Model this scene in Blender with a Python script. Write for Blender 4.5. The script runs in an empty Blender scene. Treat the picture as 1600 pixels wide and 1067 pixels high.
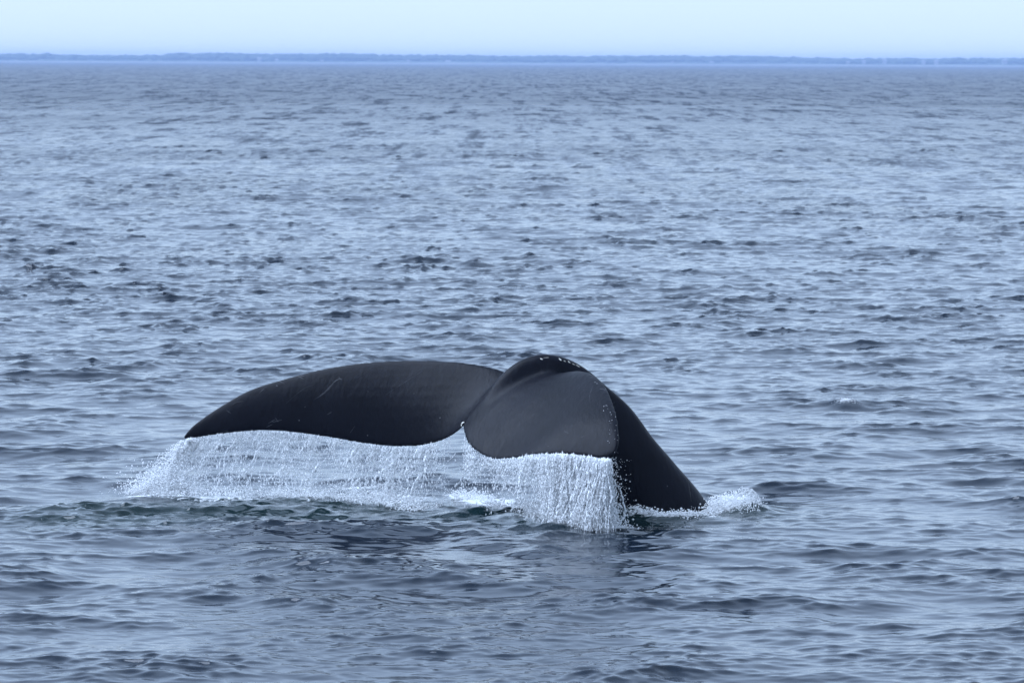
import bpy, bmesh, math, random
import numpy as np
from mathutils import Vector, Matrix
from mathutils.bvhtree import BVHTree

rng = np.random.default_rng(11)
random.seed(5)
scene = bpy.context.scene

# ------------------------------------------------------------------ camera
W, H = 1600.0, 1067.0            # photograph's pixels, used to read positions
FOCAL, SENSOR = 160.0, 36.0
FPX = FOCAL / SENSOR * W         # focal length in photograph pixels
CAM_H = 4.4
D0 = 44.4                        # distance of the whale
PITCH = math.atan((H / 2 - 96.0) / FPX)
ROLL = math.radians(0.26)
fwd = Vector((0, math.cos(PITCH), -math.sin(PITCH)))
right0 = Vector((1, 0, 0)); up0 = right0.cross(fwd)
right = right0 * math.cos(ROLL) + up0 * math.sin(ROLL)
up = up0 * math.cos(ROLL) - right0 * math.sin(ROLL)
cam_data = bpy.data.cameras.new('camera')
cam = bpy.data.objects.new('camera', cam_data)
scene.collection.objects.link(cam)
cam.matrix_world = Matrix(((right.x, up.x, -fwd.x, 0), (right.y, up.y, -fwd.y, 0), (right.z, up.z, -fwd.z, CAM_H), (0, 0, 0, 1)))
cam_data.lens = FOCAL; cam_data.sensor_width = SENSOR
cam_data.clip_start = 0.5; cam_data.clip_end = 60000
cam_data.dof.use_dof = True
cam_data.dof.focus_distance = D0
cam_data.dof.aperture_fstop = 8.0
scene.camera = cam

# ------------------------------------------------------------------ sky and sun
SUN_EL, SUN_AZ = math.radians(52), math.radians(275)   # azimuth clockwise from +Y
world = bpy.data.worlds.new('World'); scene.world = world; world.use_nodes = True
wn, wl = world.node_tree.nodes, world.node_tree.links
wn.clear()
sky = wn.new('ShaderNodeTexSky'); sky.sky_type = 'NISHITA'; sky.sun_disc = False
sky.sun_elevation = SUN_EL; sky.sun_rotation = SUN_AZ
sky.air_density = 1.0; sky.dust_density = 0.4; sky.ozone_density = 2.0; sky.altitude = 0
tint = wn.new('ShaderNodeMix'); tint.data_type = 'RGBA'; tint.blend_type = 'MULTIPLY'
tint.inputs[0].default_value = 1.0; tint.inputs[7].default_value = (0.855, 0.955, 1.16, 1)   # the camera's cool white balance
bg = wn.new('ShaderNodeBackground'); bg.inputs[1].default_value = 0.06
veil = wn.new('ShaderNodeMix'); veil.data_type = 'RGBA'; veil.blend_type = 'MIX'       # thin even cloud over the whole sky
veil.inputs[0].default_value = 0.86; veil.inputs[7].default_value = (2.54, 3.30, 4.50, 1)
wo = wn.new('ShaderNodeOutputWorld')
wl.new(sky.outputs[0], tint.inputs[6]); wl.new(tint.outputs[2], veil.inputs[6]); wl.new(veil.outputs[2], bg.inputs[0]); wl.new(bg.outputs[0], wo.inputs[0])
sun_data = bpy.data.lights.new('sun', 'SUN'); sun_data.energy = 1.5; sun_data.angle = math.radians(62)
sun_data.color = (0.64, 0.77, 1.0)
sun = bpy.data.objects.new('sun', sun_data); scene.collection.objects.link(sun)
sd = Vector((math.sin(SUN_AZ) * math.cos(SUN_EL), math.cos(SUN_AZ) * math.cos(SUN_EL), math.sin(SUN_EL)))
sun.rotation_euler = sd.to_track_quat('Z', 'Y').to_euler()
scene.view_settings.view_transform = 'Standard'; scene.view_settings.look = 'None'
scene.view_settings.exposure = 2.13; scene.view_settings.gamma = 1.0
scene.view_settings.use_curve_mapping = False
scene.render.engine = 'CYCLES'
scene.cycles.use_denoising = True
scene.cycles.max_bounces = 16; scene.cycles.diffuse_bounces = 14; scene.cycles.volume_bounces = 0
scene.cycles.sample_clamp_indirect = 6.0

# ------------------------------------------------------------------ helpers
def ray(px, py):
    return (fwd * FPX + right * (px - W / 2) + up * (H / 2 - py)).normalized()
def at(px, py, dy=0.0):
    """point seen at a photograph pixel, standing dy metres behind the whale's distance"""
    d = ray(px, py); s = (D0 + dy) / d.y
    return Vector((d.x * s, d.y * s, CAM_H + d.z * s))
def on_water(px, py):
    d = ray(px, py); s = -CAM_H / d.z
    return Vector((d.x * s, d.y * s, 0))
def tag(o, label=None, cat=None, group=None, kind=None):
    if label: o['label'] = label
    if cat: o['category'] = cat
    if group: o['group'] = group
    if kind: o['kind'] = kind
    return o
def link(name, me, mat=None, parent=None):
    o = bpy.data.objects.new(name, me); scene.collection.objects.link(o)
    if mat: me.materials.append(mat)
    if parent: o.parent = parent
    return o
def raw_mesh(name, co, faces, smooth=True):
    """mesh from numpy arrays; faces (n,3) or (n,4)"""
    co = np.asarray(co, np.float32); faces = np.asarray(faces, np.int32)
    n, k = faces.shape
    me = bpy.data.meshes.new(name)
    me.vertices.add(len(co)); me.vertices.foreach_set('co', co.ravel())
    me.loops.add(n * k); me.loops.foreach_set('vertex_index', faces.ravel())
    me.polygons.add(n)
    me.polygons.foreach_set('loop_start', np.arange(n, dtype=np.int32) * k)
    me.polygons.foreach_set('loop_total', np.full(n, k, np.int32))
    me.update(calc_edges=True)
    if smooth: me.polygons.foreach_set('use_smooth', np.ones(n, bool))
    return me
def catmull(P, n):
    P = np.asarray(P, float); m = len(P)
    Q = np.vstack([2 * P[0] - P[1], P, 2 * P[-1] - P[-2]])
    out = []
    for t in np.linspace(0, m - 1, n):
        i = min(int(t), m - 2); f = t - i
        a, b, c, d = Q[i], Q[i + 1], Q[i + 2], Q[i + 3]
        out.append(0.5 * (2 * b + (c - a) * f + (2 * a - 5 * b + 4 * c - d) * f * f + (3 * b - a - 3 * c + d) * f ** 3))
    return np.array(out)
def material(name):
    m = bpy.data.materials.new(name); m.use_nodes = True
    n, l = m.node_tree.nodes, m.node_tree.links
    return m, n, l, n['Principled BSDF'], n['Material Output']

# ------------------------------------------------------------------ materials
def sea_material():
    m, n, l, b, out = material('sea_water')
    b.inputs['IOR'].default_value = 1.36
    geo = n.new('ShaderNodeNewGeometry')
    rough = n.new('ShaderNodeAttribute'); rough.attribute_name = 'far_rough'
    l.new(rough.outputs['Fac'], b.inputs['Roughness'])
    # ripples too small for the mesh
    n1 = n.new('ShaderNodeTexNoise'); n1.inputs['Scale'].default_value = 26; n1.inputs['Detail'].default_value = 4; n1.inputs['Roughness'].default_value = 0.62
    mp = n.new('ShaderNodeMapping'); mp.inputs['Scale'].default_value = (0.55, 1.0, 1.0)
    l.new(geo.outputs['Position'], mp.inputs['Vector']); l.new(mp.outputs['Vector'], n1.inputs['Vector'])
    bump = n.new('ShaderNodeBump'); bump.inputs['Strength'].default_value = 0.10; bump.inputs['Distance'].default_value = 0.010
    l.new(n1.outputs['Fac'], bump.inputs['Height'])
    # far off, where the mesh is coarser than the chop, the chop tilts the normal instead
    dv = n.new('ShaderNodeTexNoise'); dv.inputs['Scale'].default_value = 1.0; dv.inputs['Detail'].default_value = 5; dv.inputs['Roughness'].default_value = 0.6
    mp2 = n.new('ShaderNodeMapping'); mp2.inputs['Scale'].default_value = (0.30, 0.11, 1.0)
    l.new(geo.outputs['Position'], mp2.inputs['Vector']); l.new(mp2.outputs['Vector'], dv.inputs['Vector'])
    sb = n.new('ShaderNodeVectorMath'); sb.operation = 'SUBTRACT'; sb.inputs[1].default_value = (0.5, 0.5, 0.5); l.new(dv.outputs['Color'], sb.inputs[0])
    dv2 = n.new('ShaderNodeTexNoise'); dv2.inputs['Scale'].default_value = 1.0; dv2.inputs['Detail'].default_value = 6; dv2.inputs['Roughness'].default_value = 0.7
    mp4 = n.new('ShaderNodeMapping'); mp4.inputs['Scale'].default_value = (0.8, 0.035, 1.0)
    l.new(geo.outputs['Position'], mp4.inputs['Vector']); l.new(mp4.outputs['Vector'], dv2.inputs['Vector'])
    sb2 = n.new('ShaderNodeVectorMath'); sb2.operation = 'SUBTRACT'; sb2.inputs[1].default_value = (0.5, 0.5, 0.5); l.new(dv2.outputs['Color'], sb2.inputs[0])
    sg = n.new('ShaderNodeVectorMath'); sg.operation = 'SCALE'; sg.inputs['Scale'].default_value = 1.5; l.new(sb2.outputs[0], sg.inputs[0]); sb2 = sg
    sb1 = sb; sb = n.new('ShaderNodeVectorMath'); sb.operation = 'ADD'; l.new(sb1.outputs[0], sb.inputs[0]); l.new(sb2.outputs[0], sb.inputs[1])
    am = n.new('ShaderNodeMapRange'); am.inputs['From Min'].default_value = 0.05; am.inputs['From Max'].default_value = 0.30; am.inputs['To Max'].default_value = 2.0
    l.new(rough.outputs['Fac'], am.inputs['Value'])
    sc_ = n.new('ShaderNodeVectorMath'); sc_.operation = 'SCALE'; l.new(sb.outputs[0], sc_.inputs[0]); l.new(am.outputs['Result'], sc_.inputs['Scale'])
    fl = n.new('ShaderNodeVectorMath'); fl.operation = 'MULTIPLY'; fl.inputs[1].default_value = (0.6, 1.0, 0.0); l.new(sc_.outputs[0], fl.inputs[0])
    ad = n.new('ShaderNodeVectorMath'); ad.operation = 'ADD'; l.new(bump.outputs['Normal'], ad.inputs[0]); l.new(fl.outputs[0], ad.inputs[1])
    nz = n.new('ShaderNodeVectorMath'); nz.operation = 'NORMALIZE'; l.new(ad.outputs[0], nz.inputs[0])
    l.new(nz.outputs[0], b.inputs['Normal'])
    # body colour of the water, a touch greener where the water is stirred up
    stir = n.new('ShaderNodeAttribute'); stir.attribute_name = 'stirred'
    mix = n.new('ShaderNodeMix'); mix.data_type = 'RGBA'
    mix.inputs[6].default_value = (0.0060, 0.0115, 0.020, 1); mix.inputs[7].default_value = (0.006, 0.017, 0.018, 1)
    l.new(stir.outputs['Fac'], mix.inputs[0])
    # foam
    foam = n.new('ShaderNodeAttribute'); foam.attribute_name = 'foam'
    fn = n.new('ShaderNodeTexNoise'); fn.inputs['Scale'].default_value = 14; fn.inputs['Detail'].default_value = 7; fn.inputs['Roughness'].default_value = 0.72
    l.new(geo.outputs['Position'], fn.inputs['Vector'])
    ma = n.new('ShaderNodeMath'); ma.operation = 'ADD'
    l.new(foam.outputs['Fac'], ma.inputs[0]); l.new(fn.outputs['Fac'], ma.inputs[1])
    mr = n.new('ShaderNodeMapRange'); mr.inputs['From Min'].default_value = 0.78; mr.inputs['From Max'].default_value = 1.0
    l.new(ma.outputs[0], mr.inputs['Value'])
    mix2 = n.new('ShaderNodeMix'); mix2.data_type = 'RGBA'; mix2.inputs[7].default_value = (0.80, 0.82, 0.84, 1)
    l.new(mr.outputs['Result'], mix2.inputs[0]); l.new(mix.outputs[2], mix2.inputs[6])
    l.new(mix2.outputs[2], b.inputs['Base Color'])
    return m
def drop_material():
    m, n, l, b, out = material('white_water')
    b.inputs['Base Color'].default_value = (0.93, 0.94, 0.95, 1)
    b.inputs['Roughness'].default_value = 0.35; b.inputs['IOR'].default_value = 1.333
    tr = n.new('ShaderNodeBsdfTranslucent'); tr.inputs['Color'].default_value = (0.95, 0.96, 0.97, 1)
    mx = n.new('ShaderNodeMixShader'); mx.inputs[0].default_value = 0.45
    l.new(b.outputs[0], mx.inputs[1]); l.new(tr.outputs[0], mx.inputs[2]); 
    l.new(mx.outputs[0], out.inputs['Surface'])
    return m
def whale_material():
    m, n, l, b, out = material('whale_skin')
    tc = n.new('ShaderNodeTexCoord')
    n1 = n.new('ShaderNodeTexNoise'); n1.inputs['Scale'].default_value = 2.2; n1.inputs['Detail'].default_value = 6
    l.new(tc.outputs['Object'], n1.inputs['Vector'])
    cr = n.new('ShaderNodeValToRGB')
    cr.color_ramp.elements[0].position = 0.3; cr.color_ramp.elements[0].color = (0.0016, 0.0018, 0.0040, 1)
    cr.color_ramp.elements[1].position = 0.75; cr.color_ramp.elements[1].color = (0.0040, 0.0043, 0.0080, 1)
    l.new(n1.outputs['Fac'], cr.inputs[0])
    # pale flecks of peeling skin
    vo = n.new('ShaderNodeTexVoronoi'); vo.inputs['Scale'].default_value = 7; vo.feature = 'F1'
    l.new(tc.outputs['Object'], vo.inputs['Vector'])
    sp = n.new('ShaderNodeMapRange'); sp.inputs['From Min'].default_value = 0.055; sp.inputs['From Max'].default_value = 0.035
    l.new(vo.outputs['Distance'], sp.inputs['Value'])
    vs = n.new('ShaderNodeMath'); vs.operation = 'GREATER_THAN'; vs.inputs[1].default_value = 0.8
    sx = n.new('ShaderNodeSeparateColor'); l.new(vo.outputs['Color'], sx.inputs[0]); l.new(sx.outputs[0], vs.inputs[0])
    mu = n.new('ShaderNodeMath'); mu.operation = 'MULTIPLY'; l.new(sp.outputs['Result'], mu.inputs[0]); l.new(vs.outputs[0], mu.inputs[1])
    mix = n.new('ShaderNodeMix'); mix.data_type = 'RGBA'; mix.inputs[7].default_value = (0.12, 0.12, 0.13, 1)
    l.new(mu.outputs[0], mix.inputs[0]); l.new(cr.outputs[0], mix.inputs[6]); l.new(mix.outputs[2], b.inputs['Base Color'])
    b.inputs['IOR'].default_value = 1.33; b.inputs['Specular IOR Level'].default_value = 0.145
    n2 = n.new('ShaderNodeTexNoise'); n2.inputs['Scale'].default_value = 9; n2.inputs['Detail'].default_value = 5
    mp = n.new('ShaderNodeMapping'); mp.inputs['Scale'].default_value = (1.0, 0.45, 1.0); mp.inputs['Rotation'].default_value = (0.2, 0.7, 0.3)
    l.new(tc.outputs['Object'], mp.inputs['Vector']); l.new(mp.outputs['Vector'], n2.inputs['Vector'])
    rr = n.new('ShaderNodeMapRange'); rr.inputs['To Min'].default_value = 0.30; rr.inputs['To Max'].default_value = 0.48
    l.new(n2.outputs['Fac'], rr.inputs['Value']); l.new(rr.outputs['Result'], b.inputs['Roughness'])
    n3 = n.new('ShaderNodeTexNoise'); n3.inputs['Scale'].default_value = 22; n3.inputs['Detail'].default_value = 5
    mp3 = n.new('ShaderNodeMapping'); mp3.inputs['Scale'].default_value = (1.0, 0.5, 0.4); mp3.inputs['Rotation'].default_value = (0.0, 0.9, 0.0)
    l.new(tc.outputs['Object'], mp3.inputs['Vector']); l.new(mp3.outputs['Vector'], n3.inputs['Vector'])
    bump = n.new('ShaderNodeBump'); bump.inputs['Strength'].default_value = 0.6; bump.inputs['Distance'].default_value = 0.010
    l.new(n3.outputs['Fac'], bump.inputs['Height']); l.new(bump.outputs['Normal'], b.inputs['Normal'])
    return m
def plain(name, col, rough=0.8, var=0.25, scale=0.05):
    m, n, l, b, out = material(name)
    geo = n.new('ShaderNodeNewGeometry')
    no = n.new('ShaderNodeTexNoise'); no.inputs['Scale'].default_value = scale; no.inputs['Detail'].default_value = 5
    l.new(geo.outputs['Position'], no.inputs['Vector'])
    cr = n.new('ShaderNodeValToRGB')
    cr.color_ramp.elements[0].position = 0.3; cr.color_ramp.elements[0].color = tuple(c * (1 - var) for c in col) + (1,)
    cr.color_ramp.elements[1].position = 0.7; cr.color_ramp.elements[1].color = tuple(c * (1 + var) for c in col) + (1,)
    l.new(no.outputs['Fac'], cr.inputs[0]); l.new(cr.outputs[0], b.inputs['Base Color'])
    b.inputs['Roughness'].default_value = rough
    return m
M_SEA, M_DROP, M_WHALE = sea_material(), drop_material(), whale_material()
M_SCAR = plain('pale_scar', (0.055, 0.057, 0.068), 0.5, 0.4, 20)
M_WHITE = plain('white_callus', (0.55, 0.53, 0.47), 0.6, 0.25, 30)

# ------------------------------------------------------------------ sea surface
def wave_tile(L, N, lam_lo, lam_hi, theta, power, rms, peak=None, seed=1, fall=4.0):
    r = np.random.default_rng(seed)
    k1 = 2 * np.pi * np.fft.fftfreq(N, L / N)
    kx, ky = np.meshgrid(k1, k1, indexing='xy')
    k = np.hypot(kx, ky); k[0, 0] = 1
    S = k ** -fall
    if peak:
        kp = 2 * np.pi / peak
        S *= np.exp(-1.25 * (kp / k) ** 2)
        S *= 1 + 1.6 * np.exp(-((k - kp * 1.1) / (0.35 * kp)) ** 2)
    ang = np.arctan2(ky, kx) - theta
    S *= 0.25 + np.abs(np.cos(ang - 0.55)) ** power + 0.8 * np.abs(np.cos(ang + 0.50)) ** power
    klo, khi = 2 * np.pi / lam_hi, 2 * np.pi / lam_lo
    S *= 1 / (1 + (klo / k) ** 12) * np.exp(-(k / khi) ** 4)
    S[0, 0] = 0
    A = np.sqrt(S) * (r.normal(size=(N, N)) + 1j * r.normal(size=(N, N)))
    h = np.fft.ifft2(A).real
    s = rms / h.std()
    dx = np.fft.ifft2(1j * kx / k * A).real * s
    dy = np.fft.ifft2(1j * ky / k * A).real * s
    return L, N, (h * s).astype(np.float32), dx.astype(np.float32), dy.astype(np.float32)
def tile_sample(tile, x, y, chans=(0, 1, 2)):
    L, N = tile[:2]
    u = (x / L) % 1.0 * N; v = (y / L) % 1.0 * N
    i = np.floor(u).astype(np.int32); j = np.floor(v).astype(np.int32)
    fu = (u - i).astype(np.float32); fv = (v - j).astype(np.float32)
    i %= N; j %= N; i1 = (i + 1) % N; j1 = (j + 1) % N
    out = []
    for c in chans:
        F = tile[2 + c]
        out.append((F[j, i] * (1 - fu) + F[j, i1] * fu) * (1 - fv) + (F[j1, i] * (1 - fu) + F[j1, i1] * fu) * fv)
    return out
TH = math.radians(97)
BIG = wave_tile(143.0, 2048, 0.50, 10.0, TH, 3.5, 0.0220, peak=2.6, seed=3)
MID = wave_tile(31.0, 2048, 0.12, 0.70, TH, 2.0, 0.0094, seed=7, fall=3.2)
FINE = wave_tile(7.3, 1024, 0.04, 0.13, TH, 1.0, 0.0009, seed=8)
GROUP = wave_tile(171.0, 512, 2.5, 14.0, TH, 0.5, 1.0, seed=33, fall=3.0)
GUST = wave_tile(610.0, 512, 9.0, 120.0, TH, 0.6, 1.0, seed=21)

def gauss_blob(x, y, cx, cy, rx, ry):
    return np.exp(-(((x - cx) / rx) ** 2 + ((y - cy) / ry) ** 2))

# a low swell pushed up by the falling water, along the foot of the far fluke's curtain
RIDGE = catmull([tuple(on_water(p, q))[:2] for p, q in ((60, 806), (150, 800), (260, 799), (380, 798), (500, 800), (600, 803), (690, 806), (790, 814), (880, 832), (970, 842))], 60)
RIDGE_H = np.interp(np.linspace(0, 1, 60), (0, .1, .3, .55, .8, 1), (0.0, 0.035, 0.06, 0.065, 0.05, 0.0))
# foam patches on the water: photo pixel, radii in metres (across, deep), strength
FOAM = [(760, 778, .30, 0.40, .80), (730, 772, .22, 0.36, .66), (800, 792, .25, 0.31, .5), (850, 806, .35, 0.31, .55), (910, 812, .35, 0.56, .80), (950, 822, .30, 0.37, .70),
        (890, 800, .3, 0.74, .65), (830, 785, .4, 0.62, .35), (1000, 806, .3, 0.22, .38), (1050, 810, .32, 0.22, .50), (1100, 806, .22, 0.31, .52), (1140, 794, .30, 0.40, .80),
        (1175, 792, .2, 0.37, .42), (610, 776, .9, 0.50, .42), (470, 776, 1.0, 0.50, .40), (340, 778, .7, 0.50, .42), (255, 772, .45, 0.43, .60), (210, 772, .25, 0.31, .45), (1020, 826, .5, 0.31, .2),
        (560, 764, .3, 0.31, .5), (490, 772, .25, 0.25, .45), (1321, 634, .10, 0.14, .48)]
FOAM_W = [(on_water(a, b), rx, ry, s) for a, b, rx, ry, s in FOAM]
CAP = on_water(1321, 634)
def sea_height(x, y, spacing=None):
    """displaced position of the sea's points and their attributes"""
    x = np.asarray(x, np.float64); y = np.asarray(y, np.float64)
    g = tile_sample(GUST, x, y, (0,))[0] * np.clip(250 / np.maximum(y, 1), 0.0, 1)
    h, dx, dy = tile_sample(BIG, x, y)
    gr = np.clip(0.95 + 0.20 * tile_sample(GROUP, x, y, (0,))[0], 0.25, 2.1)      # waves come in groups
    gr = gr * np.interp(y, (45, 80, 200), (1.0, 1.0, 1.12))
    h, dx, dy = h * gr, dx * gr, dy * gr
    fade = np.clip((3000 - y) / 2000, 0, 1)
    X = x + 1.3 * dx * fade; Y = y + 1.3 * dy * fade; Z = h * fade
    amp = np.clip(0.95 + 0.20 * g, 0.5, 1.5) * np.clip(0.88 + 0.26 * h / 0.020, 0.5, 1.6)
    h2, dx2, dy2 = tile_sample(MID, x, y)
    rough = 0.035 + 0 * x
    h3 = tile_sample(FINE, x, y, (0,))[0]
    near = np.clip((80 - y) / 40, 0, 1)
    # churned water by the tail
    stir = np.zeros_like(x)
    for (a, b, s) in ((700, 795, 1.0), (500, 793, 1.0), (360, 793, 1.0), (230, 800, 1.0), (120, 812, .8), (900, 815, 1.2), (1120, 800, 1.0)):
        p = on_water(a, b); stir += gauss_blob(x, y, p.x, p.y, 1.0, 1.0) * s
    stir = np.clip(stir, 0, 1)
    amp = amp * (1 + 0.5 * stir)
    # a slick the tail has smoothed, in front of the churn
    p = on_water(640, 850); slick = gauss_blob(x, y, p.x, p.y, 2.0, 1.5)
    amp = amp * (1 - 0.12 * slick)
    amp = amp * np.clip((1800 - y) / 1400, 0, 1) * np.interp(y, (45, 75, 180), (1.0, 1.04, 1.03))
    X += 1.0 * amp * dx2; Y += 1.0 * amp * dy2; Z = Z + amp * h2 + amp * near * h3 + 0.5 * stir * tile_sample(MID, x * 2.3 + 4, y * 2.3 + 9, (0,))[0]
    Y -= 1.3 * Z * np.clip((700 - y) / 300, 0, 1)                  # the breeze leans the crests over
    sel = (np.abs(y - D0) < 8) & (np.abs(x) < 9)
    if sel.any():
        xs, ys = x[sel], y[sel]
        best = np.full(xs.shape, 1e9); hh = np.zeros(xs.shape); sg = np.zeros(xs.shape)
        for (rx_, ry_), rh in zip(RIDGE, RIDGE_H):
            d = np.hypot((xs - rx_) * 0.7, ys - ry_)
            w = d < best
            best = np.where(w, d, best); hh = np.where(w, rh, hh); sg = np.where(w, ys - ry_, sg)
        Z[sel] += hh * np.exp(-(best / np.where(sg < 0, 0.22, 0.38)) ** 2) * (1 + 0.22 * tile_sample(MID, xs * .7 + 3, ys * .7 + 5, (0,))[0] / 0.010)
        p = on_water(1170, 797); Z[sel] += 0.10 * gauss_blob(xs, ys, p.x, p.y, .22, .35)
        p = on_water(1060, 812); Z[sel] += 0.05 * gauss_blob(xs, ys, p.x, p.y, .5, .3)
    Z = Z + 0.07 * gauss_blob(x, y, CAP.x, CAP.y, 0.16, 0.4)
    foam = np.zeros_like(x)
    for p, rx_, ry_, s in FOAM_W:
        foam = np.maximum(foam, s * gauss_blob(x, y, p.x, p.y, rx_, ry_))
    if spacing is not None:
        rough = 0.022 + 0.30 * np.clip((spacing - 0.10) / 1.6, 0, 1) ** 0.6
        rough = rough * np.clip(1 + 0.12 * g, 0.6, 1.4)
    return X, Y, Z, foam, stir, rough

ys = [-60.0, -30, -10, 0, 8, 15, 20, 24, 26.5]
y = 27.5
while y < 7300:
    ys.append(y); y += min(0.027 * (y / 32) ** 1.47, 220)
ys = np.array(ys)
core = np.linspace(-0.60, 0.60, 330)
side = 0.60 + np.geomspace(0.005, 4.5, 22)
us = np.concatenate([-side[::-1], core, side])
FRW = SENSOR / FOCAL                      # frame width per metre of distance
XX = us[None, :] * FRW * np.maximum(ys, 27)[:, None]
YY = np.repeat(ys[:, None], len(us), 1)
dys = np.gradient(ys)
SP = np.repeat(dys[:, None], len(us), 1)
# jitter so that the rows leave no pattern
YJ = YY + (rng.random(YY.shape) - 0.5) * SP * 0.5
X, Y, Z, FO, ST, RO = sea_height(XX.ravel(), YJ.ravel(), SP.ravel())
nr, nc = XX.shape
idx = np.arange(nr * nc, dtype=np.int32).reshape(nr, nc)
F = np.stack([idx[:-1, :-1], idx[:-1, 1:], idx[1:, 1:], idx[1:, :-1]], -1).reshape(-1, 4)
sea_me = raw_mesh('sea', np.stack([X, Y, Z], -1), F)
for nm, v in (('foam', FO), ('stirred', ST), ('far_rough', RO)):
    a = sea_me.attributes.new(nm, 'FLOAT', 'POINT'); a.data.foreach_set('value', v.astype(np.float32))
tag(link('sea', sea_me, M_SEA), 'blue grey choppy sea reaching to the far shore', 'water', kind='structure')
def sea_z(x, y):
    return float(sea_height(np.array([x]), np.array([y]))[2][0])

# ------------------------------------------------------------------ far shore
LAND_D = 7000.0
def shore(px, py, d=LAND_D):
    r_ = ray(px, py); s = d / r_.y
    return r_.x * s, CAM_H + r_.z * s
tops = [(-900, 85), (-500, 83), (-200, 84), (0, 83.5), (40, 84.5), (58, 85), (66, 83), (80, 83), (88, 86), (105, 86.5), (114, 84.5), (122, 85.5), (160, 86.5), (210, 86), (255, 86.5),
        (268, 83.2), (330, 82.5), (380, 83.5), (420, 84.3), (470, 84), (520, 83.5), (570, 84), (600, 85.6), (680, 86), (760, 86.6), (800, 87), (900, 87.2), (1000, 87), (1100, 87),
        (1200, 87.5), (1260, 90), (1330, 91.3), (1400, 91), (1470, 91.5), (1510, 90), (1550, 91), (1565, 90.2), (1600, 90.6), (1800, 91), (2100, 92), (2500, 94)]
tx = np.array([shore(a, b)[0] for a, b in tops]); tz = np.array([shore(a, b)[1] for a, b in tops])
nx = 520
lx = np.linspace(tx[0], tx[-1], nx); ltop = np.interp(lx, tx, tz)
prof = [(-12, -0.6, 0), (0, 0.15, 0), (9, 0.7, 0), (16, 1.6, 0.05), (60, 2.0, 0.30), (150, 2.2, 0.55), (320, 2.2, 0.62), (600, -0.5, 0)]   # (back from the waterline, fixed height, share of the tree-top height)
co = []
for d_, z_, f_ in prof:
    for i in range(nx):
        co.append((lx[i] * (LAND_D + d_) / LAND_D, LAND_D + d_ + 6 * math.sin(lx[i] * .013) + 4 * math.sin(lx[i] * .041), z_ + f_ * ltop[i] * 0.8))
idx = np.arange(len(prof) * nx).reshape(len(prof), nx)
F = np.stack([idx[:-1, :-1], idx[:-1, 1:], idx[1:, 1:], idx[1:, :-1]], -1).reshape(-1, 4)
M_LAND = plain('shore_scrub', (0.07, 0.09, 0.05), 0.9, 0.3, 0.02)
M_SAND = plain('beach_sand', (0.42, 0.38, 0.32), 0.9, 0.2, 0.03)
land_me = raw_mesh('low_coast', co, F)
land_me.materials.append(M_LAND); land_me.materials.append(M_SAND)
mi = np.zeros(len(F), np.int32); mi[:2 * (nx - 1)] = 1
land_me.polygons.foreach_set('material_index', mi)
tag(link('low_coast', land_me), 'low wooded coast with a thin sandy beach on the horizon', 'coast', kind='structure')
# the wood on it: crown clumps, seen as one mass
ico = bmesh.new(); bmesh.ops.create_icosphere(ico, subdivisions=1, radius=1)
ICO_V = np.array([v.co[:] for v in ico.verts]); ICO_F = np.array([[v.index for v in f.verts] for f in ico.faces]); ico.free()
def scatter(name, pts, scales, base_v=ICO_V, base_f=ICO_F, jitter=0.0, smooth=True):
    pts = np.asarray(pts, float); scales = np.asarray(scales, float)
    if scales.ndim == 1: scales = np.repeat(scales[:, None], 3, 1)
    n, k = len(pts), len(base_v)
    V = base_v[None] * scales[:, None, :]
    if jitter: V = V * (1 + jitter * (rng.random((n, k, 1)) - 0.5))
    V = V + pts[:, None, :]
    Fc = (base_f[None] + (np.arange(n) * k)[:, None, None]).reshape(-1, base_f.shape[1])
    return raw_mesh(name, V.reshape(-1, 3), Fc, smooth)
P, S = [], []
for i in range(7000):
    u = rng.random(); x_ = tx[0] + u * (tx[-1] - tx[0])
    top = np.interp(x_, tx, tz); back = rng.choice([30, 45, 70, 110, 160, 220]) + rng.random() * 30
    share = 0.55 + 0.45 * min(1, back / 160)
    r_ = 2.2 + 2.6 * rng.random()
    z_ = top * share * (0.98 - (0.16 if rng.random() < .6 else 0.75) * rng.random()) - r_ * 0.55
    P.append((x_ * (LAND_D + back) / LAND_D, LAND_D + back, z_)); S.append((r_ * 2.4, r_ * 1.6, r_ * .8))
M_WOOD = plain('distant_foliage', (0.045, 0.065, 0.035), 0.9, 0.4, 0.06)
tag(link('wood', scatter('wood', P, S, jitter=0.5, smooth=False), M_WOOD), 'far off belt of dark trees along the low coast', 'woodland', kind='stuff')
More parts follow.
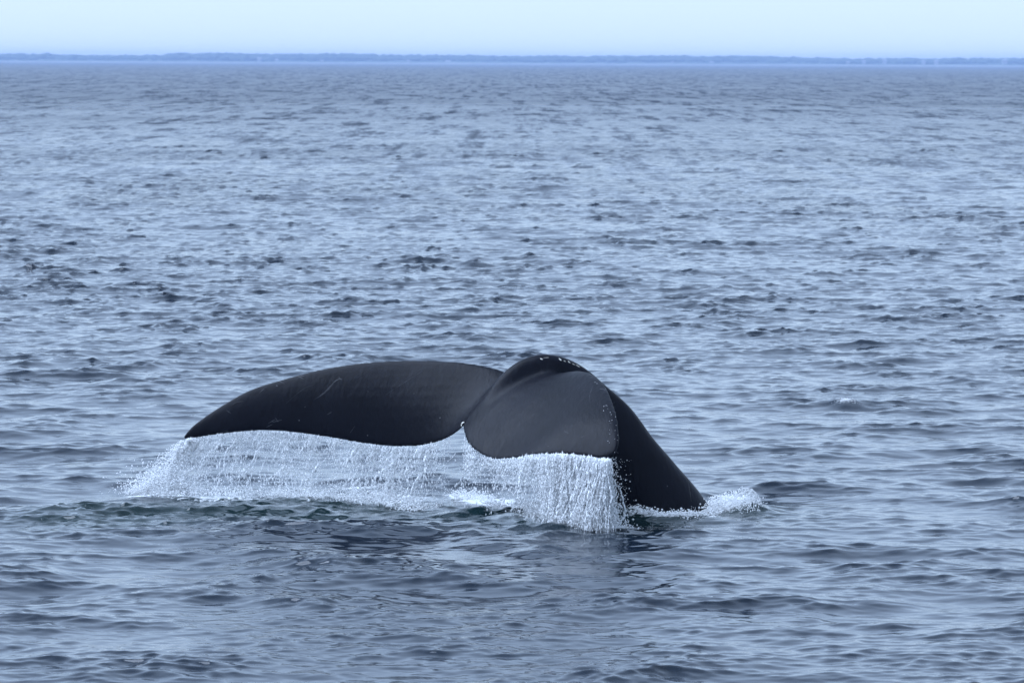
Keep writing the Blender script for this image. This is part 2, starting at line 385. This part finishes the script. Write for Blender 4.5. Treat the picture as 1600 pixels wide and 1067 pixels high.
# pale cottages that show as light specks on the shore
M_WALL = plain('cottage_wall', (0.34, 0.33, 0.31), 0.8, 0.1, 0.2)
M_ROOF = plain('cottage_roof', (0.30, 0.29, 0.29), 0.8, 0.2, 0.2)
M_GLASS, gn, gl, gb, go_ = material('window_glass'); gb.inputs['Base Color'].default_value = (0.03, 0.035, 0.04, 1); gb.inputs['Roughness'].default_value = 0.1
def box_bm(x0, x1, y0, y1, z0, z1):
    v = [(x, y_, z) for z in (z0, z1) for y_ in (y0, y1) for x in (x0, x1)]
    return v, [(0, 2, 3, 1), (4, 5, 7, 6), (0, 1, 5, 4), (2, 6, 7, 3), (0, 4, 6, 2), (1, 3, 7, 5)]
def cottage(px, py, w, h, label):
    x_, z_ = shore(px, py, LAND_D + 24)
    e = bpy.data.objects.new('cottage', None); scene.collection.objects.link(e)
    z0 = 1.0
    e.location = (x_, LAND_D + 24, z0); d = w * 0.7
    tag(e, label, 'house', 'pale cottages scattered along the far shore')
    w *= 0.7; d = w * 0.7
    H_ = h
    e.location.z = max(1.0, z_ - h * 0.6)
    v, f = box_bm(-w / 2, w / 2, -d / 2, d / 2, -4.0, H_); me = bpy.data.meshes.new('wall'); me.from_pydata(v, [], f); link('wall', me, M_WALL, e)
    rh = w * 0.22
    v = [(-w * .54, -d * .56, H_), (w * .54, -d * .56, H_), (-w * .54, d * .56, H_), (w * .54, d * .56, H_), (-w * .54, 0, H_ + rh), (w * .54, 0, H_ + rh)]
    me = bpy.data.meshes.new('roof'); me.from_pydata(v, [], [(0, 1, 5, 4), (2, 4, 5, 3), (0, 4, 2), (1, 3, 5), (0, 2, 3, 1)]); link('roof', me, M_ROOF, e)
    for xx in (-w * .25, w * .25):
        v, f = box_bm(xx - .5, xx + .5, -d / 2 - .05, -d / 2 + .02, H_ * .45, H_ * .45 + 1.2)
        me = bpy.data.meshes.new('window'); me.from_pydata(v, [], f); link('window', me, M_GLASS, e)
for px, py, w, h in ((405, 93, 9, 3), (432, 95, 7, 3), (1051, 101, 7, 3), (1112, 99, 9, 3), (1325, 99, 8, 3), (1350, 97, 8, 3), (1382, 96, 9, 3), (1443, 97, 8, 3), (1463, 97, 9, 3), (1570, 96, 11, 3), (503, 98, 7, 3), (638, 98, 8, 3), (700, 99, 12, 2)):
    cottage(px, py, w, h, 'small pale gabled cottage showing as a light speck on the far shore')

# ------------------------------------------------------------------ whale tail
LEFT_L = [(846, 592, 0.18), (800, 582, 0.29), (750, 570, 0.44), (697, 563.5, 0.60), (635, 562.5, 0.80), (572, 566, 0.97), (510, 575, 1.14), (447, 591, 1.29), (391, 609, 1.39), (341, 637, 1.46), (303, 664, 1.48), (286, 682, 1.47)]
LEFT_T = [(722, 664, -0.15), (712, 676, -0.02), (690, 689, 0.18), (657, 697, 0.38), (613, 698.5, 0.59), (565, 693, 0.78), (512, 684, 0.96), (460, 676.5, 1.12), (405, 673.5, 1.26), (350, 678, 1.37), (308, 684, 1.44), (288, 687, 1.46)]
RIGHT_L = [(826, 590, 0.22), (852, 586, 0.10), (880, 582, -0.05), (905, 580, -0.19), (923, 583, -0.40), (937, 592, -0.65), (948, 606, -0.91), (956.5, 625, -1.19), (963.5, 648, -1.49), (967, 672, -1.71), (967.5, 690, -1.85), (963, 706, -1.94)]
RIGHT_T = [(732, 648, -0.11), (723, 663, -0.16), (724.5, 678, -0.34), (731, 694, -0.52), (747, 708, -0.74), (769, 717.5, -0.95), (800, 716.5, -1.19), (837, 710.5, -1.44), (878, 710, -1.64), (912, 712.5, -1.79), (936, 716.5, -1.90), (953, 718, -1.94)]
TH_L = [.15, .125, .105, .095, .09, .085, .08, .072, .062, .05, .036, .018]      # thickness along the fluke
def fluke(Lp, Tp, sign):
    n = 72
    Lc = catmull([tuple(at(*p)) for p in Lp], n); Tc = catmull([tuple(at(*p)) for p in Tp], n)
    th = np.interp(np.linspace(0, 11, n), range(12), TH_L)
    m = 26
    rings = []
    for i in range(n):
        sp = (Lc + Tc)[min(i + 1, n - 1)] - (Lc + Tc)[max(i - 1, 0)]
        ch = Tc[i] - Lc[i]; c = np.linalg.norm(ch)
        nn = np.cross(sp, ch) * sign; nn /= np.linalg.norm(nn)
        if i and np.dot(nn, rings_n) < 0: nn = -nn
        rings_n = nn
        t_ = min(th[i], c * 0.30)
        ring = []
        for k in range(m):
            a = 2 * math.pi * k / m
            s = 0.5 - 0.5 * math.cos(a)                      # along the chord
            prof_ = 2.6 * (0.2969 * math.sqrt(s) - 0.126 * s - 0.3516 * s * s + 0.2843 * s ** 3 - 0.0995 * s ** 4) 
            up_ = 1 if a <= math.pi else -1
            camber = 0.075 * c * math.sin(math.pi * s) * (1 - 0.5 * (i / n))
            ring.append(Lc[i] + ch * s + nn * (camber + up_ * (prof_ * t_ * 0.95 + min(0.013, c * .1) * max(0.0, 1 - abs(2 * s - 1) ** 14) ** .5)))
        rings.append(ring)
    return np.array(rings)
def tube_faces(bm, rings):
    vs = [[bm.verts.new(p) for p in r] for r in rings]
    m = len(vs[0])
    for a, b in zip(vs[:-1], vs[1:]):
        for k in range(m):
            bm.faces.new((a[k], a[(k + 1) % m], b[(k + 1) % m], b[k]))
    bm.faces.new(vs[0][::-1]); bm.faces.new(vs[-1])
# tail stock: photo pixel of the axis, depth, half height (back to belly), half width
STOCK = [(1100, 1010, .40, .58, .52), (1080, 910, .32, .51, .46), (1046, 825, .25, .45, .40), (1006, 764, .22, .40, .33), (976, 719, .20, .36, .28), (949, 668, .20, .305, .22), (924, 634, .20, .25, .175),
         (896, 601, .18, .215, .145), (862, 581, .14, .185, .13), (827, 580, .10, .155, .115), (791, 599, .0, .115, .10), (757, 634, -.09, .06, .075), (735, 652, -.14, .03, .05)]
def stock():
    n = 90
    C = catmull([tuple(at(p[0], p[1], p[2])) for p in STOCK], n)
    R = catmull([(p[3], p[4]) for p in STOCK], n)
    T = np.gradient(C, axis=0)
    rings = []
    for i in range(n):
        t_ = T[i] / np.linalg.norm(T[i])
        side_ = np.array((0.05, -1.0, 0.0)); side_ -= t_ * side_.dot(t_); side_ /= np.linalg.norm(side_)
        dors = np.cross(t_, side_); 
        if dors[2] + dors[0] * .8 < 0: dors = -dors
        ring = []
        for k in range(40):
            a = 2 * math.pi * k / 40
            ca, sa = math.cos(a), math.sin(a)
            # a keel along the back and the belly, flat flanks
            pinch = 1 - 0.22 * abs(ca) ** 3
            ring.append(C[i] + dors * R[i, 0] * ca * (1.0 if ca > 0 else 1.0) + side_ * R[i, 1] * math.copysign(abs(sa) ** 0.9, sa) * pinch)
        rings.append(ring)
    return rings
bm = bmesh.new()
RL, RR = fluke(LEFT_L, LEFT_T, 1), fluke(RIGHT_L, RIGHT_T, -1)
for R_ in (RL, RR, stock()): tube_faces(bm, R_)
bmesh.ops.recalc_face_normals(bm, faces=bm.faces)
me = bpy.data.meshes.new('tmp'); bm.to_mesh(me); bm.free()
tmp = link('tmp', me)
md = tmp.modifiers.new('r', 'REMESH'); md.mode = 'VOXEL'; md.voxel_size = 0.0125
ms = tmp.modifiers.new('s', 'SMOOTH'); ms.factor = 0.5; ms.iterations = 13
dg = bpy.context.evaluated_depsgraph_get()
whale_me = bpy.data.meshes.new_from_object(tmp.evaluated_get(dg))
bpy.data.objects.remove(tmp)
whale_me.name = 'whale'
# blend the seams where flukes and tail stock meet
nv = len(whale_me.vertices); vc = np.empty(nv * 3, np.float32); whale_me.vertices.foreach_get('co', vc); vc = vc.reshape(-1, 3).astype(float)
ed = np.empty(len(whale_me.edges) * 2, np.int32); whale_me.edges.foreach_get('vertices', ed); ed = ed.reshape(-1, 2)
deg = np.bincount(ed.ravel(), minlength=nv).astype(float)[:, None]
axis = catmull([tuple(at(*p)) for p in ((730, 655, -.14), (757, 632, -.09), (791, 601, .0), (827, 582, .05), (862, 580, .10), (900, 600, .15))], 40)
dmin = np.full(nv, 9.0)
for p_ in axis: dmin = np.minimum(dmin, np.linalg.norm(vc - p_, axis=1))
edge_d = np.full(nv, 9.0)
for p_ in np.vstack([catmull([tuple(at(*p)) for p in LEFT_T], 120)[4:], catmull([tuple(at(*p)) for p in RIGHT_T], 120)[14:]]): edge_d = np.minimum(edge_d, np.linalg.norm(vc - p_, axis=1))
wgt = (np.clip(1 - (dmin - 0.14) / 0.22, 0, 1) * np.clip((edge_d - 0.02) / 0.12, 0, 1))[:, None] * 0.6
for it in range(110):
    acc = np.zeros_like(vc)
    for c_ in range(3):
        acc[:, c_] = np.bincount(ed[:, 0], vc[ed[:, 1], c_], nv) + np.bincount(ed[:, 1], vc[ed[:, 0], c_], nv)
    vc += wgt * (acc / deg - vc)
whale_me.vertices.foreach_set('co', vc.astype(np.float32).ravel()); whale_me.update()
ORG = on_water(1055, 806)
whale_me.transform(Matrix.Translation(-ORG))
whale_me.polygons.foreach_set('use_smooth', np.ones(len(whale_me.polygons), bool))
whale_me.materials.clear()
whale = link('whale', whale_me, M_WHALE); whale.location = ORG
tag(whale, 'black whale tail with broad drooping flukes rising from the water', 'whale')
bm = bmesh.new(); bm.from_mesh(whale_me); bvh = BVHTree.FromBMesh(bm); bm.free()
CAMP = Vector((0, 0, CAM_H))
def on_skin(px, py):
    hit = bvh.ray_cast(CAMP - ORG, ray(px, py))
    return hit[0], hit[1]
def scar(pts, w, mat=M_SCAR, name='scar', lift=0.0025):
    """thin raised weal that follows the skin through the given points"""
    path = catmull([(a, b, 0) for a, b in pts], max(6, 4 * len(pts)))
    L3 = [on_skin(p[0], p[1]) for p in path]; L3 = [q for q in L3 if q[0] is not None]
    if len(L3) < 3: return
    v, f = [], []
    for i, (p, nrm) in enumerate(L3):
        a = L3[max(i - 1, 0)][0]; b = L3[min(i + 1, len(L3) - 1)][0]
        t_ = (b - a).normalized(); sd_ = t_.cross(nrm).normalized()
        ww = 0.62 * w * (0.25 + 0.75 * math.sin(math.pi * (i + .5) / len(L3))) * (0.7 + 0.6 * random.random())
        v += [p + sd_ * ww - nrm * .004, p + nrm * lift, p - sd_ * ww - nrm * .004]
    for i in range(len(L3) - 1):
        for k in (0, 1): f.append((3 * i + k, 3 * i + k + 1, 3 * i + k + 4, 3 * i + k + 3))
    m_ = bpy.data.meshes.new(name); m_.from_pydata(v, [], f); m_.update()
    for p_ in m_.polygons: p_.use_smooth = True
    link(name, m_, mat, whale)
Z1 = lambda *q: [(260 + a / 3.2, 530 + b / 3.2) for a, b in q]
Z2 = lambda *q: [(680 + a / 3.077, 530 + b / 3.077) for a, b in q]
for q, w in ((((330, 328), (350, 315), (385, 309)), .006), (((600, 320), (650, 275), (700, 240), (750, 225)), .005), (((760, 290), (800, 255), (850, 205), (878, 200)), .010), (((740, 300), (790, 270), (840, 222)), .008), \
        (((1100, 275), (1160, 235), (1230, 190), (1280, 158)), .005), (((805, 376), (828, 362)), .008), (((918, 468), (942, 434)), .007), (((650, 180), (690, 200)), .006), (((555, 205), (590, 222)), .005), \
        (((465, 268), (490, 245)), .008), (((500, 440), (530, 425)), .009), (((510, 420), (545, 400)), .010), (((530, 415), (578, 402)), .009), (((545, 392), (560, 415)), .008), (((280, 330), (300, 322)), .007), (((300, 355), (325, 372)), .005), \
        (((950, 195), (1000, 165), (1040, 150)), .004), (((665, 178), (688, 186)), .006), (((860, 190), (880, 205)), .005), (((550, 230), (556, 236)), .012), (((690, 340), (696, 336)), .010), (((1006, 260), (1010, 262)), .010), (((1237, 271), (1241, 273)), .012), (((190, 484), (214, 474)), .008), (((285, 462), (310, 456)), .007)):
    scar(Z1(*q), w)
for q, w in ((((743, 298), (744, 265), (758, 222)), .005), (((812, 243), (828, 249)), .010), (((845, 322), (866, 326)), .006), (((852, 345), (872, 352)), .008), (((838, 402), (846, 404)), .009), (((870, 540), (882, 548)), .012), (((790, 238), (815, 240)), .006), \
        (((862, 300), (858, 310)), .005), (((1114, 702), (1118, 708)), .016), (((620, 440), (640, 452)), .004), (((700, 470), (716, 466)), .004), (((540, 515), (548, 512)), .006)):
    scar(Z2(*q), w)
for q, w in ((((505, 93), (518, 97)), .020), (((595, 92), (608, 103)), .022), (((618, 103), (628, 108)), .012), (((638, 106), (650, 114)), .014), (((660, 118), (672, 124)), .012), (((678, 124), (694, 134)), .012), (((520, 90), (545, 88)), .006)):
    scar(Z2(*q), w, M_WHITE, 'white_callus', 0.005)
scar(Z2((128, 408), (134, 400), (141, 398)), .022, M_WHITE, 'white_callus', .008); scar(Z2((126, 410), (127, 418), (129, 424)), .012, M_WHITE, 'white_callus', .006)
M_CREASE = plain('dark_crease', (0.006, 0.006, 0.008), 0.6, 0.2, 20)
scar(Z2((1210, 660), (1219, 700), (1226, 740), (1231, 780)), .020, M_CREASE, 'skin_crease', .004)

# ------------------------------------------------------------------ falling and splashing water
def drops_object(name, P, S, label, cat, subdiv=True):
    v, f = (ICO_V, ICO_F) if subdiv else (OCT_V, OCT_F)
    o = link(name, scatter(name, P, S, v, f, jitter=0.35), M_DROP)
    tag(o, label, cat, kind='stuff'); return o
OCT_V = np.array([(1, 0, 0), (-1, 0, 0), (0, 1, 0), (0, -1, 0), (0, 0, 1), (0, 0, -1)], float)
OCT_F = np.array([(0, 2, 4), (2, 1, 4), (1, 3, 4), (3, 0, 4), (2, 0, 5), (1, 2, 5), (3, 1, 5), (0, 3, 5)])
def ico0():
    b_ = bmesh.new(); bmesh.ops.create_icosphere(b_, subdivisions=1, radius=1)
    v = np.array([q.co[:] for q in b_.verts]); f = np.array([[q.index for q in g.verts] for g in b_.faces]); b_.free(); return v, f
N_ = lambda s=1.0: rng.normal() * s
def strand(P, S, p0, length, drift, r, dens=1.0, wob=0.03):
    """a string of drops and stretched threads falling from p0"""
    x_, y_ = p0[0], p0[1]; s = 0.0; vx = 0.0
    step = 0.008
    while s < length:
        vx = 0.85 * vx + N_(wob * 0.12); x_ += vx
        f = s / max(length, 1e-3)
        gap = rng.random() < 0.12 + 0.45 * f
        if not gap or rng.random() < dens * 0.3:
            q = r * (0.55 + 0.9 * rng.random() ** 2)
            P.append((x_ + drift * (s / 0.55) ** 1.4, y_ + N_(.01), p0[2] - s)); S.append((q, q, q * (1.6 + 3.0 * rng.random() ** 2)))
        s += step * (0.8 + rng.random())
    return x_
def mist(P, S, p, n, sx, sy, sz, r0, r1):
    for _ in range(n):
        q = r0 + (r1 - r0) * rng.random() ** 2.5
        P.append((p[0] + N_(sx), p[1] + N_(sy), p[2] + abs(N_(sz)))); S.append((q, q, q * (0.9 + .5 * rng.random())))
def sea_zs(P):
    P = np.asarray(P); return sea_height(P[:, 0], P[:, 1])[2]

VN = rng.random((256, 256))
def vnoise(u, v):
    i, j = int(math.floor(u)), int(math.floor(v)); fu, fv = u - i, v - j
    fu = fu * fu * (3 - 2 * fu); fv = fv * fv * (3 - 2 * fv)
    a, b, c, d = VN[j % 256, i % 256], VN[j % 256, (i + 1) % 256], VN[(j + 1) % 256, i % 256], VN[(j + 1) % 256, (i + 1) % 256]
    return (a * (1 - fu) + b * fu) * (1 - fv) + (c * (1 - fu) + d * fu) * fv
# curtain under the far fluke
TL = catmull([tuple(at(*p)) for p in LEFT_T], 400)
P, S = [], []
def drift_l(t): return -0.06 - 0.42 * max(0, (t - 0.72) / 0.28) ** 1.5
for i in range(24000):                                     # fine veil that thins out as it falls
    t = 0.10 + 0.89 * rng.random() ** 0.85; p = TL[int(t * 399)]
    full = p[2] - 0.03
    s = full * min(1.0, rng.exponential(0.17) if rng.random() < .93 else rng.random())
    keep = 0.35 + 0.65 * (math.sin(p[0] * 31 + 2 * math.sin(p[0] * 9)) * .5 + .5)
    if t < 0.30: keep *= max(0, (t - .10) / .20) ** 1.3
    hole = 0.5 * vnoise(p[0] * 34 + 60, s * 22) + 0.5 * vnoise(p[0] * 13 + 9, s * 9 + 40)
    if rng.random() > keep * min(1.0, max(0.0, (hole - 0.37 - 0.16 * s / full) * 5.5)): continue
    r_ = 0.0015 + 0.0020 * rng.random() ** 2
    P.append((p[0] + drift_l(t) * (s / .55) ** 1.4 + N_(.006), p[1] + N_(.035), p[2] + 0.004 - s)); S.append((r_, r_, r_ * (2 + 6 * rng.random() ** 1.5)))
for i in range(340):
    t = 0.14 + 0.85 * rng.random(); p = TL[int(t * 399)]
    if t < .32 and rng.random() > (t - .1) / .25: continue
    full = p[2] - 0.02; L_ = full * (1.0 if rng.random() < .55 else 0.25 + .6 * rng.random())
    r_ = 0.0030 + 0.0042 * rng.random() ** 2
    strand(P, S, p, L_, drift_l(t), r_)
    if rng.random() < .5:                                  # a fork
        s0 = L_ * (0.3 + .4 * rng.random()); q = (p[0] + drift_l(t) * (s0 / .55) ** 1.4, p[1], p[2] - s0)
        strand(P, S, q, L_ - s0, N_(.22), r_ * .8, wob=.05)
drops_object('water_curtain', P, S, 'thin lacy curtain of water drops falling from the far fluke', 'falling water', subdiv=False)
# its splash along the water
P, S = [], []
for i in range(150):
    t = 0.22 + 0.77 * rng.random(); p = TL[int(t * 399)]
    q = (p[0] + drift_l(t) * (p[2] / .55) ** 1.4 + N_(.05), p[1] + N_(.10), 0.02)
    mist(P, S, q, int(15 + 60 * rng.random() ** 2), .025 + .06 * rng.random(), .06, .02 + .06 * rng.random() ** 2, .0022, .010)
for a, n_, h_ in ((600, 500, .07), (560, 500, .08), (640, 300, .06), (490, 300, .06)):
    p = TL[np.argmin(np.abs(TL[:, 0] - at(a, 700, .3)[0]))]; mist(P, S, (p[0], p[1], .03), n_, .16, .09, h_, .003, .010)
PP = np.array(P); PP[:, 2] += sea_zs(PP); P = PP
drops_object('foot_splash', P, S, 'low white splash where the lacy far curtain meets the water', 'splash', subdiv=False)
# splash flung out by the far tip
P, S = [], []
c0 = at(268, 760, 1.45); base = at(250, 770, 1.45)
for i in range(46):
    a0 = at(288 - 6 * rng.random(), 690, 1.46); a1 = at(205 + 95 * rng.random() ** .8, 735 + 38 * rng.random(), 1.46 + N_(.12))
    for k in range(44):
        f = rng.random() ** .65
        sag = -0.06 * math.sin(math.pi * f)
        r_ = .0025 + .005 * rng.random() ** 2
        P.append((a0.x + (a1.x - a0.x) * f ** 1.2 + N_(.012), a0.y + (a1.y - a0.y) * f, a0.z + (a1.z - a0.z) * f - sag + N_(.012))); S.append((r_, r_, r_ * 1.6))
for i in range(60):                                         # looping threads in the splash
    u = rng.random(); cx = at(205 + 90 * u, 765, 1.45)
    hgt = 0.26 * math.exp(-((u - .62) / .38) ** 2) * (0.5 + .7 * rng.random())
    wd = N_(.09); n_ = 26
    for k in range(n_):
        f = k / n_
        r_ = .004 + .004 * rng.random()
        P.append((cx.x + wd * f + N_(.006), cx.y + N_(.03), 0.02 + hgt * (4 * f * (1 - f)) ** .8 + N_(.008))); S.append((r_ * 1.3, r_, r_))
mist(P, S, (at(258, 770, 1.45).x, base.y, .02), 2600, .19, .10, .12, .003, .011)
mist(P, S, (at(225, 772, 1.45).x, base.y, .02), 600, .12, .08, .06, .003, .009)
drops_object('tip_splash', P, S, 'white splash flung sideways below the far fluke tip', 'splash', subdiv=False)

# heavy curtain under the near fluke
TR = catmull([tuple(at(*p)) for p in RIGHT_T], 400)
P, S = [], []
def dens_r(px):
    return float(np.interp(px, (735, 750, 775, 800, 835, 865, 895, 930, 950, 958), (.12, .04, .08, .16, .28, .60, .90, 1.0, 1.0, .55)))
pxs_r = [p[0] for p in RIGHT_T]; pxc = catmull([(p[0], 0, 0) for p in RIGHT_T], 400)[:, 0]
gapn = lambda px: 0.5 + 0.5 * math.sin(px * .55 + 2.3 * math.sin(px * .21))
for i in range(80000):
    k = int(399 * (0.22 + 0.78 * rng.random() ** .8)); p = TR[k]; px = pxc[k]
    s_full = p[2] - 0.0
    f = rng.random() if px > 850 + 12 * N_() else min(1, rng.exponential(.26))
    hole = 0.55 * vnoise(px / 3.2, f * 5) + 0.45 * vnoise(px / 9 + 77, f * 3.5 + 8)
    if rng.random() > dens_r(px) * min(1.0, max(0.0, (hole - 0.26) * 4.5)) * (min(1.0, max(0.05, (vnoise(px / 11 + 5, f * 4.5 + 20) - 0.24) * 5)) if px > 885 else 1.0): continue
    if f > 0.45 + 0.75 * vnoise(px / 7 + 200, 3.3): continue
    r_ = .0017 + .0032 * rng.random() ** 2
    P.append((p[0] + N_(.012) - .04 * f + N_(.035) * f + (abs(N_(.07)) * f if px > 945 else 0), p[1] + N_(.04 + .04 * f), p[2] + .004 - s_full * f)); S.append((r_, r_, r_ * (2 + 5 * rng.random() ** 1.5)))
for i in range(420):
    k = int(399 * (0.30 + 0.70 * rng.random() ** .62)); p = TR[k]; px = pxc[k]
    if rng.random() > dens_r(px) * (.3 + .7 * gapn(px)): continue
    q = (p[0] + N_(.01), p[1] + N_(.08), p[2])
    strand(P, S, q, (p[2]) * (1.0 if px > 840 else .25 + .6 * rng.random()), -.03 + N_(.02), .0035 + .0045 * rng.random(), 1.4, .012)
for i in range(15000):                                       # thick streaks on its right half
    k = int(399 * (0.62 + 0.38 * rng.random() ** .7)); p = TR[k]; px = pxc[k]; f = rng.random()
    if vnoise(px / 2.4 + 30, f * 3 + 3) < 0.47 or vnoise(px / 11 + 5, f * 4.5 + 20) < 0.34 or px < 850 + 14 * N_(): continue
    r_ = .0035 + .004 * rng.random() ** 2
    P.append((p[0] - .05 * f + N_(.012), p[1] + N_(.04 + .04 * f), p[2] + .002 - p[2] * f)); S.append((r_, r_, r_ * (2 + 3 * rng.random())))
for i in range(520):                                        # loose drops in front of the dark tail stock
    a = at(950 + abs(N_(13)), 712 + 105 * rng.random() ** .8, -1.7 + N_(.1)); r_ = .002 + .006 * rng.random() ** 3
    P.append(tuple(a)); S.append((r_, r_, r_ * 1.3))
for i in range(26):                                        # clinging drops on the near leading edge
    j = rng.random(); p = catmull(RIGHT_L, 50)[int(24 + 25 * j)]
    q = on_skin(p[0] - 2 - abs(N_(8)), p[1] + N_(4))
    if q[0] is None: continue
    r_ = .002 + .003 * rng.random(); P.append(tuple(q[0] + ORG)); S.append((r_, r_, r_))
drops_object('water_curtain', P, S, 'dense white sheet of water pouring off the near fluke', 'falling water', subdiv=False)
# the foam it throws up
P, S = [], []
for px, py, n_, sx, sy, sz, r1 in ((890, 808, 2800, .19, .22, .09, .013), (925, 816, 2600, .12, .22, .08, .014), (870, 800, 800, .18, .22, .06, .012), (962, 824, 500, .08, .12, .02, .009), (835, 800, 350, .14, .2, .04, .010), (925, 800, 700, .15, .2, .16, .010)):
    p = on_water(px, py); mist(P, S, (p.x, p.y, .0), n_, sx, sy * .6, sz, .003, r1)
PP = np.array(P); PP[:, 2] += sea_zs(PP)
drops_object('foot_splash', PP, S, 'thick white splash at the foot of the near fluke sheet', 'splash', subdiv=False)
# foaming crest between the two curtains
P, S = [], []
cr_ = catmull([tuple(on_water(a, b)) for a, b in ((715, 774), (740, 774), (765, 780), (785, 790), (800, 798), (830, 806), (860, 812))], 60)
for i in range(2600):
    k = rng.random() ** 1.25; p = cr_[int(59 * k)]; w_ = .10 * (1 - .75 * k)
    r_ = .003 + .009 * rng.random() ** 3
    P.append((p[0] + N_(.05), p[1] + N_(.10 * (1 - .5 * k)), abs(N_(w_ * .5)))); S.append((r_, r_, r_))
PP = np.array(P); PP[:, 2] += sea_zs(PP)
drops_object('foam_crest', PP, S, 'slanting white foam crest on the water between the two flukes', 'foam', subdiv=False)
# splash where the tail stock enters the water
P, S = [], []
for px, py, n_, sx, sy, sz, r1 in ((1128, 795, 1500, .10, .18, .10, .012), (1150, 797, 900, .12, .15, .07, .011), (1110, 800, 500, .06, .14, .08, .012), (1170, 800, 250, .07, .12, .02, .008)):
    p = on_water(px, py); mist(P, S, (p.x, p.y, .0), int(n_ * 1.2), sx * .85, sy * .6, sz * .42, .003, r1)
for i in range(7):                                         # thrown loops of water
    p = on_water(1138 + 6 * rng.random(), 797); wd = .22 + .10 * rng.random(); hg = .07 + .10 * rng.random(); yy = N_(.08)
    for k in range(60):
        f = k / 60; r_ = .0035 + .003 * rng.random()
        P.append((p.x + wd * f + N_(.004), p.y + yy, .02 + hg * (4 * f * (1 - f)) ** .7 + N_(.004))); S.append((r_, r_, r_))
PP = np.array(P); PP[:, 2] += sea_zs(PP)
drops_object('entry_splash', PP, S, 'white foaming splash behind the tail stock at the waterline', 'splash', subdiv=False)
P, S = [], []
fr = catmull([tuple(on_water(a, b)) for a, b in ((985, 803), (1010, 806), (1035, 809), (1060, 811), (1085, 811), (1105, 807))], 60)
for i in range(1500):
    k = rng.random(); p = fr[int(59 * k)]; r_ = .003 + .008 * rng.random() ** 3
    lump = .4 + .6 * math.sin(k * 17) ** 2
    P.append((p[0] + N_(.04), p[1] + N_(.07), abs(N_(.028 * lump)) )); S.append((r_ * 1.3, r_, r_))
PP = np.array(P); PP[:, 2] += sea_zs(PP)
drops_object('waterline_foam', PP, S, 'ragged white foam line along the near side of the tail stock', 'foam', subdiv=False)
# little breaking crest farther out
P, S = [], []
mist(P, S, (CAP.x, CAP.y - .05, -.01), 420, .055, .05, .010, .002, .005)
PP = np.array(P); PP[:, 2] += sea_zs(PP)
drops_object('whitecap', PP, S, 'small lone breaking wavelet on the open water beyond the whale', 'whitecap', subdiv=False)

# ------------------------------------------------------------------ haze over the water
v, f = box_bm(-4200, 4200, -200, 7900, -4, 16)
hz = bpy.data.meshes.new('haze'); hz.from_pydata(v, [], f)
M_HAZE = bpy.data.materials.new('haze_air'); M_HAZE.use_nodes = True
hn, hl = M_HAZE.node_tree.nodes, M_HAZE.node_tree.links
hn.remove(hn['Principled BSDF'])
pv = hn.new('ShaderNodeVolumePrincipled'); pv.inputs['Color'].default_value = (0.46, 0.62, 0.94, 1); pv.inputs['Density'].default_value = 1.5e-4
hl.new(pv.outputs[0], hn['Material Output'].inputs['Volume'])
tag(link('haze', hz, M_HAZE), 'pale blue haze lying over the sea', 'haze', kind='stuff')
